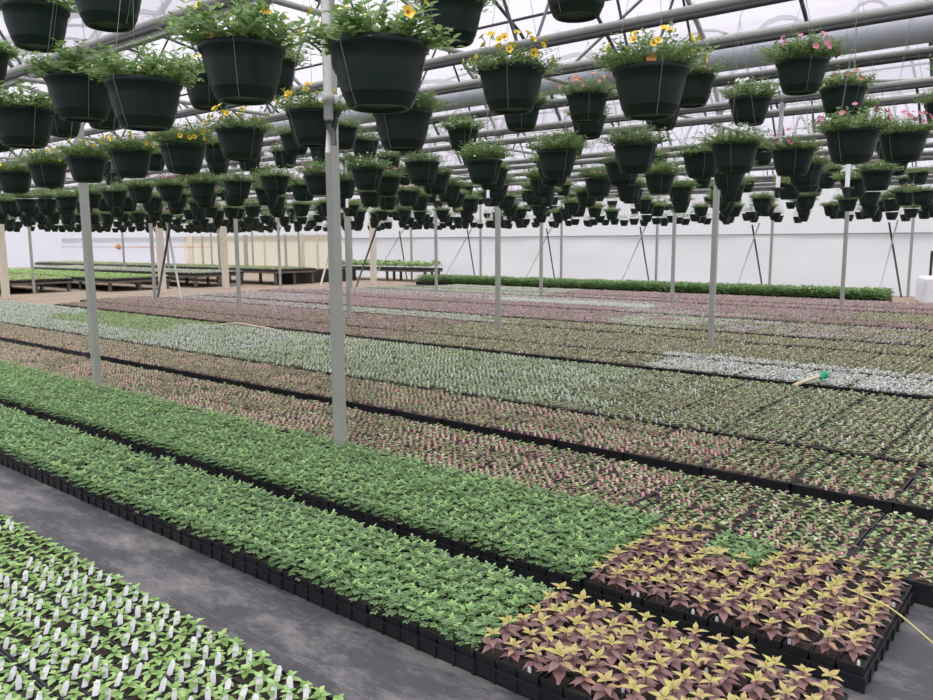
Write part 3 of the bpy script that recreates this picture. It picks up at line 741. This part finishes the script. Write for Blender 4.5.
# tank and its pipe near the wall
b = MB(); W_ = 1.3; r_ = .10
prof = []
for i in range(16):
    a = 2*PI*i/16; sx_ = 1 if math.cos(a) > 0 else -1; sy_ = 1 if math.sin(a) > 0 else -1
    prof.append((sx_*(W_/2-r_)+r_*math.cos(a), sy_*(W_/2-r_)+r_*math.sin(a)))
vs = []
for z, s_ in ((0, .97), (.05, 1), (.52, 1), (.60, .99), (.64, .94)): vs += [(x*s_, y*s_, z) for x, y in prof]
fs = [(16*k+q, 16*k+(q+1) % 16, 16*k+16+(q+1) % 16, 16*k+16+q) for k in range(4) for q in range(16)]+[tuple(64+q for q in range(16))]
b.add(vs, fs, 'tank'); tag(new('water_tank', b.mesh('water_tank', False), None, (-3.0, 22.2, 0), .3), 'white plastic tank on the ground beside the last wall post', 'tank')
strut('standpipe', (-3.6, 23.3, 0), (-3.6, 23.3, 1.25), .035, 'pipe_dark', 'short dark standpipe behind the white tank', 'pipe')

# hoses
def hose(name, pts, r, m, label, cat='hose'):
    P = [Vector(p) for p in pts]; out = []
    for i in range(len(P)-1):
        p0 = P[max(0, i-1)]; p1 = P[i]; p2 = P[i+1]; p3 = P[min(len(P)-1, i+2)]
        for t in np.linspace(0, 1, 7)[:-1]:
            out.append(.5*((2*p1)+(p2-p0)*t+(2*p0-5*p1+4*p2-p3)*t*t+(3*p1-p0-3*p2+p3)*t**3))
    out.append(P[-1]); b = MB(); b.ring_tube(out, r, m, 8); return tag(new(name, b.mesh(name, True)), label, cat)
hose('garden_hose', [(-12.3, 7.93, .10), (-11.9, 8.02, .14), (-11.4, 8.0, .135), (-10.84, 8.0, .11), (-10.6, 8.16, .03)], .018, 'hose', 'beige hose lying over the edge of the pale green seedlings')
h = hose('watering_wand', [(-2.36, 7.98, .11), (-2.30, 8.08, .14), (-2.25, 8.22, .16), (-2.22, 8.36, .17)], .018, 'hose', 'watering hose with a green nozzle resting at the silvery seedlings', 'watering hose')
b = MB(); b.lathe([(.018, -.05), (.024, -.04), (.03, .0), (.055, .03), (.06, .06), (.045, .065), (.0, .066)], 'nozzle', 14); b.ring_tube([(.02, 0, -.03), (.07, 0, -.05), (.09, 0, -.09)], .010, 'nozzle', 6); b.lathe([(.03, .066), (.045, .067), (.045, .070), (.03, .071)], 'whitetag', 12, False); nz = new('nozzle', b.mesh('nozzle', True), h, (-2.20, 8.42, .165)); nz.scale = (.8, .8, .8); nz.rotation_euler = (-1.1, 0, -.5); nz['label'] = 'green watering nozzle'
hose('garden_hose', [(-.66, 3.24, .17), (-.58, 3.22, .165), (-.50, 3.2, .14), (-.3, 3.12, .06), (0, 3.0, .012), (.3, 2.95, .012)], .0035, 'hose_y', 'thin yellowish hose trailing off the corner of the coleus bed')

# ------------------------------------------------------------------ hanging baskets
PR = .143; PH = .176
def pot_mb(n=32, simple=False):
    b = MB()
    if simple:
        b.lathe([(.088, 0), (.120, .08), (PR-.006, PH-.02), (PR, PH), (PR-.012, PH), (.0, PH-.02)], 'pot', n); return b
    b.lathe([(.066, .010), (.072, .010), (.075, .0), (.086, .0), (.094, .008), (.1055, .034), (.1068, .0345), (.1074, .038), (.118, .075), (.127, .115), (.1335, PH-.022), (PR-.002, PH-.020), (PR, PH-.012), (PR, PH-.002), (PR-.004, PH), (PR-.010, PH-.002), (PR-.013, PH-.02)], 'pot', n)
    return b
pot_me = pot_mb().mesh('pot', True)
b = MB(); b.lathe([(PR-.012, PH-.024), (.06, PH-.014), (.0, PH-.012)], 'soil', 20, False); soil_me = b.mesh('soil', True)
def foliage(seed, leafm, nst, L, W, stemL, lps, broad, young=None):
    random.seed(seed); b = MB()
    for i in range(nst):
        az = U(0, 6.28); q = math.sqrt(U(0, 1)); r0 = (PR-.018)*q; el = max(.55, 1.38-.72*q**1.5+U(-.3, .2)); az2 = az+U(-.5, .5)
        d = rdir(az2, el); ln_ = stemL*U(.6, 1.15)*(1.0 if random.random() > .10 else 1.3); o = Vector((r0*math.cos(az), r0*math.sin(az), PH-.01))
        for k in range(lps):
            t = (k+.6)/lps; p = o+d*(ln_*t)-Vector((0, 0, ln_*t*t*.38*math.cos(el))); la = U(0, 6.28)
            s_ = 1-.35*t
            for s2 in (0, PI):
                dd = (d*U(.2, .7)+rdir(la+s2, U(-.1, .45))).normalized()
                if broad: b.leaf(p, dd, L*s_*U(.8, 1.2), W*s_, leafm, .25, .2, 3)
                else: b.quadleaf(p, dd, L*s_*U(.8, 1.2), W*s_, leafm, .15)
        b.quadleaf(o, d, ln_, .004, 'stem', .2)
    return b
F_broad = [foliage(500+i, 'mint', 74, .058, .024, .165, 6, True).mesh('foliage') for i in range(4)]
F_small = [foliage(520+i, 'cali', 150, .036, .018, .150, 6, False).mesh('foliage') for i in range(4)]
F_dark = [foliage(540+i, 'cali_dark', 140, .036, .018, .140, 6, False).mesh('foliage') for i in range(5)]
def hanger_mb(drop, cradle=True, n=4, rw=.0010):
    """three wires from a hook at the rail down past the rim and under the pot"""
    b = MB()
    for k in range(3):
        a = k*2*PI/3+.5; c, s_ = math.cos(a), math.sin(a)
        pts = [(0, 0, PH+drop-.06), ((PR+.003)*c, (PR+.003)*s_, PH-.01)]
        b.ring_tube(pts, rw, 'wire', n, False)
        if cradle: b.ring_tube([((PR+.003)*c, (PR+.003)*s_, PH-.01), (.1255*c, .1255*s_, .10), (.1105*c, .1105*s_, .045), (.092*c, .092*s_, .0)], rw*1.05, 'wire', n, False)
    if False: b.ring_tube([(.107*math.cos(t), .107*math.sin(t), -.001) for t in np.linspace(0, 2*PI, 19)], rw, 'wire', n, False)
    # hook over the rail
    z = PH+drop; b.ring_tube([(0, 0, z-.06), (0, .006, z-.03), (0, .036, z-.01), (0, .030, z+.03), (0, 0, z+.042), (0, -.03, z+.03), (0, -.036, z+.005)], rw*1.3, 'wire', n, False)
    return b
ZLOW, ZUP = 2.185, 2.56       # rim heights of the two tiers
hang_low = hanger_mb(ZR-ZLOW).mesh('hanger'); hang_up = hanger_mb(ZR-ZUP).mesh('hanger')
def flower_mb(m, R=.019):
    b = MB(); n = 10; vs = [(0, 0, 0)]; 
    for k in range(n): a = 2*PI*k/n; r = R*(1 if k % 2 == 0 else .80); vs.append((r*math.cos(a), r*math.sin(a), .009))
    b.add(vs, [(0, 1+k, 1+(k+1) % n) for k in range(n)], m)
    vs = [(0, 0, .001)]+[(R*.3*math.cos(2*PI*k/6), R*.3*math.sin(2*PI*k/6), .0045) for k in range(6)]
    b.add(vs, [(0, 1+k, 1+(k+1) % 6) for k in range(6)], 'throat' if m == 'yellow' else 'palegreen')
    b.ring_tube([(0, 0, -.022), (0, 0, 0)], [.0015, .003], 'stem', 4, False)
    return b
FL = {m: flower_mb(m).mesh('flower') for m in ('yellow', 'pink', 'coral', 'whitepetal')}
def flower_spot(R=None):
    az = U(0, 6.28); el = U(.0, .95); d = rdir(az, el); r = U(.9, 1.05)
    return Vector((d.x*.195*r, d.y*.195*r, PH+.02+d.z*.125*r)), d
def blossoms(seed, m, n, R=.014):
    random.seed(seed); b = MB()
    for i in range(n):
        p, d = flower_spot(); u = d.cross(Vector((0, 0, 1))).normalized(); w_ = u.cross(d); vs = [p]+[p+d*.006+(u*math.cos(2*PI*k/6)+w_*math.sin(2*PI*k/6))*R*U(.8, 1.1) for k in range(6)]
        b.add(vs, [(0, 1+k, 1+(k+1) % 6) for k in range(6)], m)
    return b
BL = {(m, i): blossoms(600+i*13, m, n, R).mesh('blossoms') for m, n, R in (('yellow', 16, .015), ('pink', 14, .013), ('coral', 16, .011), ('whitepetal', 16, .009)) for i in range(3)}
tg = MB(); tg.box(-.022, -.001, 0, .022, .001, .03, 'orange'); tg.box(-.020, -.001, .03, .020, .001, .055, 'tank'); tg.box(-.012, -.001, .055, .012, .001, .064, 'tank'); label_me = tg.mesh('plant_label')
tg = MB(); tg.box(-.02, -.001, 0, .02, .001, .028, 'rust'); tg.box(-.02, -.001, .028, .02, .001, .06, 'wire'); label_me2 = tg.mesh('plant_label')

def basket(x, y, rim, low, fol, flowers, label, group=None, nfl=0, seedr=0):
    r = tag(new('hanging_basket', None, None, (x, y, rim-PH), U(0, 6.28)), label, 'hanging basket', group)
    p = new('pot', pot_me, r); new('soil', soil_me, p)
    f = new('foliage', fol, r); f.rotation_euler = (0, 0, U(0, 6.28)); s_ = U(.92, 1.1); f.scale = (s_, s_, s_*U(.9, 1.05)); f.location.z = -.0
    h = new('hanger', hang_low if low else hang_up, r)
    if flowers:
        if nfl:
            for i in range(nfl):
                q, d = flower_spot(); o = new('flower', FL[flowers], r, q); o.rotation_euler = d.to_track_quat('Z', 'Y').to_euler(); s_ = U(.8, 1.15); o.scale = (s_, s_, s_)
        else:
            o = new('blossoms', BL[(flowers, random.randint(0, 2))], r); o.rotation_euler = (0, 0, U(0, 6.28))
    return r
random.seed(21)
P_ = .655
cand = []
phase = {1.63: -1.66, 2.8: -1.40, 4.8: -1.17, 5.65: -1.08}
for k, y in enumerate(RAILS):
    ph = phase.get(y, -1.1+.37*((k*7) % 5)/3)
    pit = {1.63: .645, 4.8: .647}.get(y, P_)
    xl = -33.5 if y > 4 else -24
    for tier in (0, 1):
        i = -6
        while True:
            x = ph-i*pit+(pit/2*tier*-1); i += 1
            if x < xl: break
            z = ZUP if tier else ZLOW
            if not inview((x, y, z-.1), 45): continue
            if y > 4 and tier and random.random() < .38: continue
            if y > 6 and random.random() < (.25 if y < 11 else .34): continue
            if y == 1.63 and x > -1.4: continue
            if y == 2.8 and x > (-1.0 if tier == 0 else -1.55): continue
            if y == 4.8 and x > -1.0: continue
            if y == 1.63 and tier and x > -2.9: continue
            cand.append((project((x, y, z))[2], k, tier, x+U(-.02, .02), y, z+U(-.02, .02)))
cand.sort(key=lambda t: t[0])
special = {}
def near(k, tier, x, tol=.2):
    best = min((c for c in cand if c[1] == k and c[2] == tier), key=lambda c: abs(c[3]-x)); return best if abs(best[3]-x) < tol else None
SP = [  # rail, tier, x, foliage set, flower, n flowers, label
 (0, 0, -1.66, 'b', 'yellow', 2, 'large green basket with broad leaves hanging just in front of the nearest post'),
 (0, 0, -2.31, 'b', 'yellow', 3, 'basket of broad green leaves with a rusty plant label at its rim'),
 (0, 0, -2.96, 'b', None, 0, 'broad-leaved green basket overlapping a similar one, third along the nearest rail'),
 (0, 0, -3.48, 'b', None, 0, 'broad-leaved green basket, fourth along the nearest rail, lower tier'),
 (0, 0, -4.1, 'b', None, 0, 'broad-leaved green basket, fifth along the nearest rail, lower tier'),
 (0, 1, -3.87, 'b', None, 0, 'raised basket of broad leaves high in the picture corner on the nearest rail'),
 (0, 1, -3.2, 'b', None, 0, 'raised basket whose underside hangs above two broad-leaved baskets, top corner'),
 (1, 1, -2.38, 's', None, 0, 'raised dark basket behind the largest basket, its foliage cut by the photo edge'),
 (1, 1, -1.73, 's', None, 0, 'raised basket of which only the underside shows above the yellow-flowered one'),
 (1, 0, -2.05, 's', 'yellow', 9, 'basket full of yellow flowers hanging clear against the white roof'),
 (1, 0, -1.40, 's', 'yellow', 6, 'large basket with yellow flowers and a white and orange plant label'),
 (1, 0, -2.70, 's', 'whitepetal', 0, 'basket directly below the largest basket on the second rail'),
 (1, 0, -3.36, 's', 'yellow', 9, 'yellow-flowered basket hanging behind the nearest steel post'),
 (1, 0, -4.02, 's', 'yellow', 8, 'yellow-flowered basket below the one with the rusty label'),
 (1, 0, -4.65, 's', 'yellow', 8, 'yellow-flowered basket, sixth along the second rail, lower tier'),
 (1, 0, -5.32, 's', 'yellow', 8, 'yellow-flowered basket, seventh along the second rail, lower tier'),
 (1, 0, -5.97, 's', 'yellow', 8, 'yellow-flowered basket hanging in front of the second nearest post'),
 (2, 1, -1.46, 's', 'pink', 8, 'raised basket with pink flowers in front of the plastic duct'),
 (3, 1, -1.45, 's', 'coral', 5, 'small raised basket with pale coral flowers beside a white hook'),
 (3, 1, -2.06, 's', 'whitepetal', 4, 'raised basket with tiny white flowers below the duct'),
 (2, 0, -1.17, 's', 'pink', 8, 'bushy basket with bright pink flowers, nearest on the third rail'),
 (3, 0, -1.08, 's', 'pink', 8, 'basket with magenta flowers at the photo edge beside another pink one'),
 (2, 0, -1.83, 's', 'whitepetal', 6, 'basket with white flowers hanging over the slim post of the second post row'),
 (2, 0, -2.5, 'd', None, 0, 'plain green basket below the one with the white and orange label'),
 (2, 1, -2.87, 'd', 'coral', 6, 'raised basket with dusty red flowers between two yellow-flowered baskets'),
]
done = set()
ZOV = {(0, 0, -1.66): 2.115, (0, 0, -2.31): 2.21, (0, 0, -2.96): 2.18, (0, 0, -3.48): 2.265, (0, 0, -4.1): 2.2, (0, 1, -3.87): 2.62, (0, 1, -3.2): 2.60, (1, 1, -2.38): 2.62, (1, 1, -1.73): 2.62, (1, 0, -2.05): 2.29, (1, 0, -1.40): 2.20, (1, 0, -2.70): 2.18, (1, 0, -3.36): 2.25, (1, 0, -4.02): 2.22, (1, 0, -4.65): 2.18, (1, 0, -5.32): 2.19, (1, 0, -5.97): 2.19, (2, 1, -1.46): 2.57, (3, 1, -1.45): 2.54, (3, 1, -2.06): 2.54, (2, 0, -1.17): 2.16, (3, 0, -1.08): 2.22, (2, 0, -1.83): 2.14, (2, 1, -2.87): 2.55}
n_sp = 0; fs_ = {'b': F_broad, 's': F_small, 'd': F_dark}
for (k, tier, x, fo, fl, nf, lab) in SP:
    for c in cand:
        if c[1] == k and c[2] == tier and abs(c[3]-x) < .34: done.add(c)
    c = (0, k, tier, x, RAILS[k], ZUP if tier else ZLOW); X_ = x; n_sp += 1
    rz_ = ZOV.get((k, tier, x), c[5])
    o = basket(X_, c[4], rz_, tier == 0, random.choice(fs_[fo]), fl, lab, None, int(nf*3))
    if 'orange plant label' in lab or 'rusty plant label' in lab:
        t_ = new('plant_label', label_me if 'orange' in lab else label_me2, o); a_ = -o.rotation_euler.z
        vx, vy = -X_, -c[4]; L_ = math.hypot(vx, vy); ux, uy = vx/L_, vy/L_
        if 'rusty' in lab: ca, sa = math.cos(-.9), math.sin(-.9); ux, uy = ux*ca-uy*sa, ux*sa+uy*ca
        wx, wy = ux*(PR-.015), uy*(PR-.015); ca, sa = math.cos(a_), math.sin(a_)
        t_.location = (wx*ca-wy*sa, wx*sa+wy*ca, PH-.004); t_.rotation_euler = (-.1, 0, math.atan2(uy, ux)+PI/2+a_)
        if 'orange' in lab: t_.scale = (.8, 1, .95)
others = [c for c in cand if c not in done]
n_b = 300-n_sp
ftypes = {0: ('b', None, 'broad green leaves'), 1: ('s', 'yellow', 'small yellow flowers'), 2: ('d', 'coral', 'dusty coral flowers'), 3: ('s', 'whitepetal', 'tiny white flowers'), 4: ('d', 'coral', 'coral flowers'), 5: ('s', 'pink', 'pink flowers')}
opts = [('d', None, 'plain green leaves'), ('d', 'coral', 'coral flowers'), ('s', 'pink', 'pink flowers'), ('s', 'whitepetal', 'tiny white flowers'), ('d', None, 'plain green leaves')]
for (d, k, tier, x, y, z) in others[:n_b]:
    if k <= 1: fo, fl, ds = ftypes[k]
    else: fo, fl, ds = random.choice(opts)
    g = '%s, %s tier of the %s rail' % (ds, 'raised' if tier else 'lower', rn[k])
    basket(x, y, z, tier == 0, random.choice(fs_[fo]), fl, 'dark green hanging basket of %s' % g, 'baskets of %s' % g)
# far baskets
B = Batch(); sp_ = pot_mb(10, True); far = others[n_b:]
P = np.array([(c[3], c[4], c[5]-PH) for c in far]); 
B.add(sp_, P, RNG.uniform(0, 6.28, len(P)))
def far_fol(seed):
    random.seed(seed); b = MB()
    for i in range(90):
        az = U(0, 6.28); el = U(.05, 1.4); d = rdir(az, el); r = U(.4, 1.0); p = Vector((d.x*.175*r, d.y*.175*r, PH+.01+d.z*.15*r)); b.quadleaf(p, rdir(az+U(-.8, .8), U(0, 1)), U(.035, .055), U(.022, .032), random.choice(('cali_dark', 'cali_dark', 'cali')), .2)
    m = ('coral', 'pink', 'whitepetal', 'yellow', None)[seed % 5]
    if m:
        for i in range(5): p, d = flower_spot(); b.quadleaf(p, d, .02, .018, m)
    return b
FF = [far_fol(700+i) for i in range(5)]; ch = RNG.integers(0, 5, len(P))
for i in range(5): B.add(FF[i], P[ch == i], RNG.uniform(0, 6.28, int((ch == i).sum())))
for tier, dr in ((0, ZR-ZLOW), (1, ZR-ZUP)):
    mk = np.array([c[2] == tier for c in far]); B.add(hanger_mb(dr, False, 3, .0022), P[mk], RNG.uniform(0, 6.28, int(mk.sum())))
tag(new('hanging_baskets', B.mesh('hanging_baskets')), 'dense far field of dark green hanging baskets under the distant roof', 'hanging baskets', None, 'stuff')
print('baskets', len(cand), 'far', len(far), 'trays', len(trays), 'objects', len(bpy.data.objects))

# drip wands hanging between the baskets
for n_, (x, y, z0, z1) in enumerate(((-2.05, 6.3, 1.95, 2.6), (-1.55, 6.3, 1.93, 2.5), (-7.0, 6.3, 1.95, 2.5), (-4.9, 6.3, 1.98, 2.5))):
    b = MB(); b.ring_tube([(0, 0, 0), (0, 0, z1-z0)], .016, 'whitetag', 8); b.ring_tube([(0, 0, z1-z0), (0, 0, ZR+.1-z0)], .003, 'wire', 5, False)
    r = tag(new('hanging_drip_tube', b.mesh('hanging_drip_tube', True), None, (x, y, z0)), ['white hanging irrigation tube with a dark sprayer, between baskets near a slim post', 'white hanging irrigation tube nearest the photo edge with pink baskets', 'white irrigation tube hanging among baskets beyond the yellow flowers', 'white irrigation tube hanging among plain baskets above the middle posts'][n_], 'irrigation tube')
    e = MB(); e.lathe([(.012, -.07), (.022, -.05), (.022, -.01), (.05, 0), (.05, .008), (.018, .012)], 'pipe_dark', 10); new('sprayer', e.mesh('sprayer', True), r)
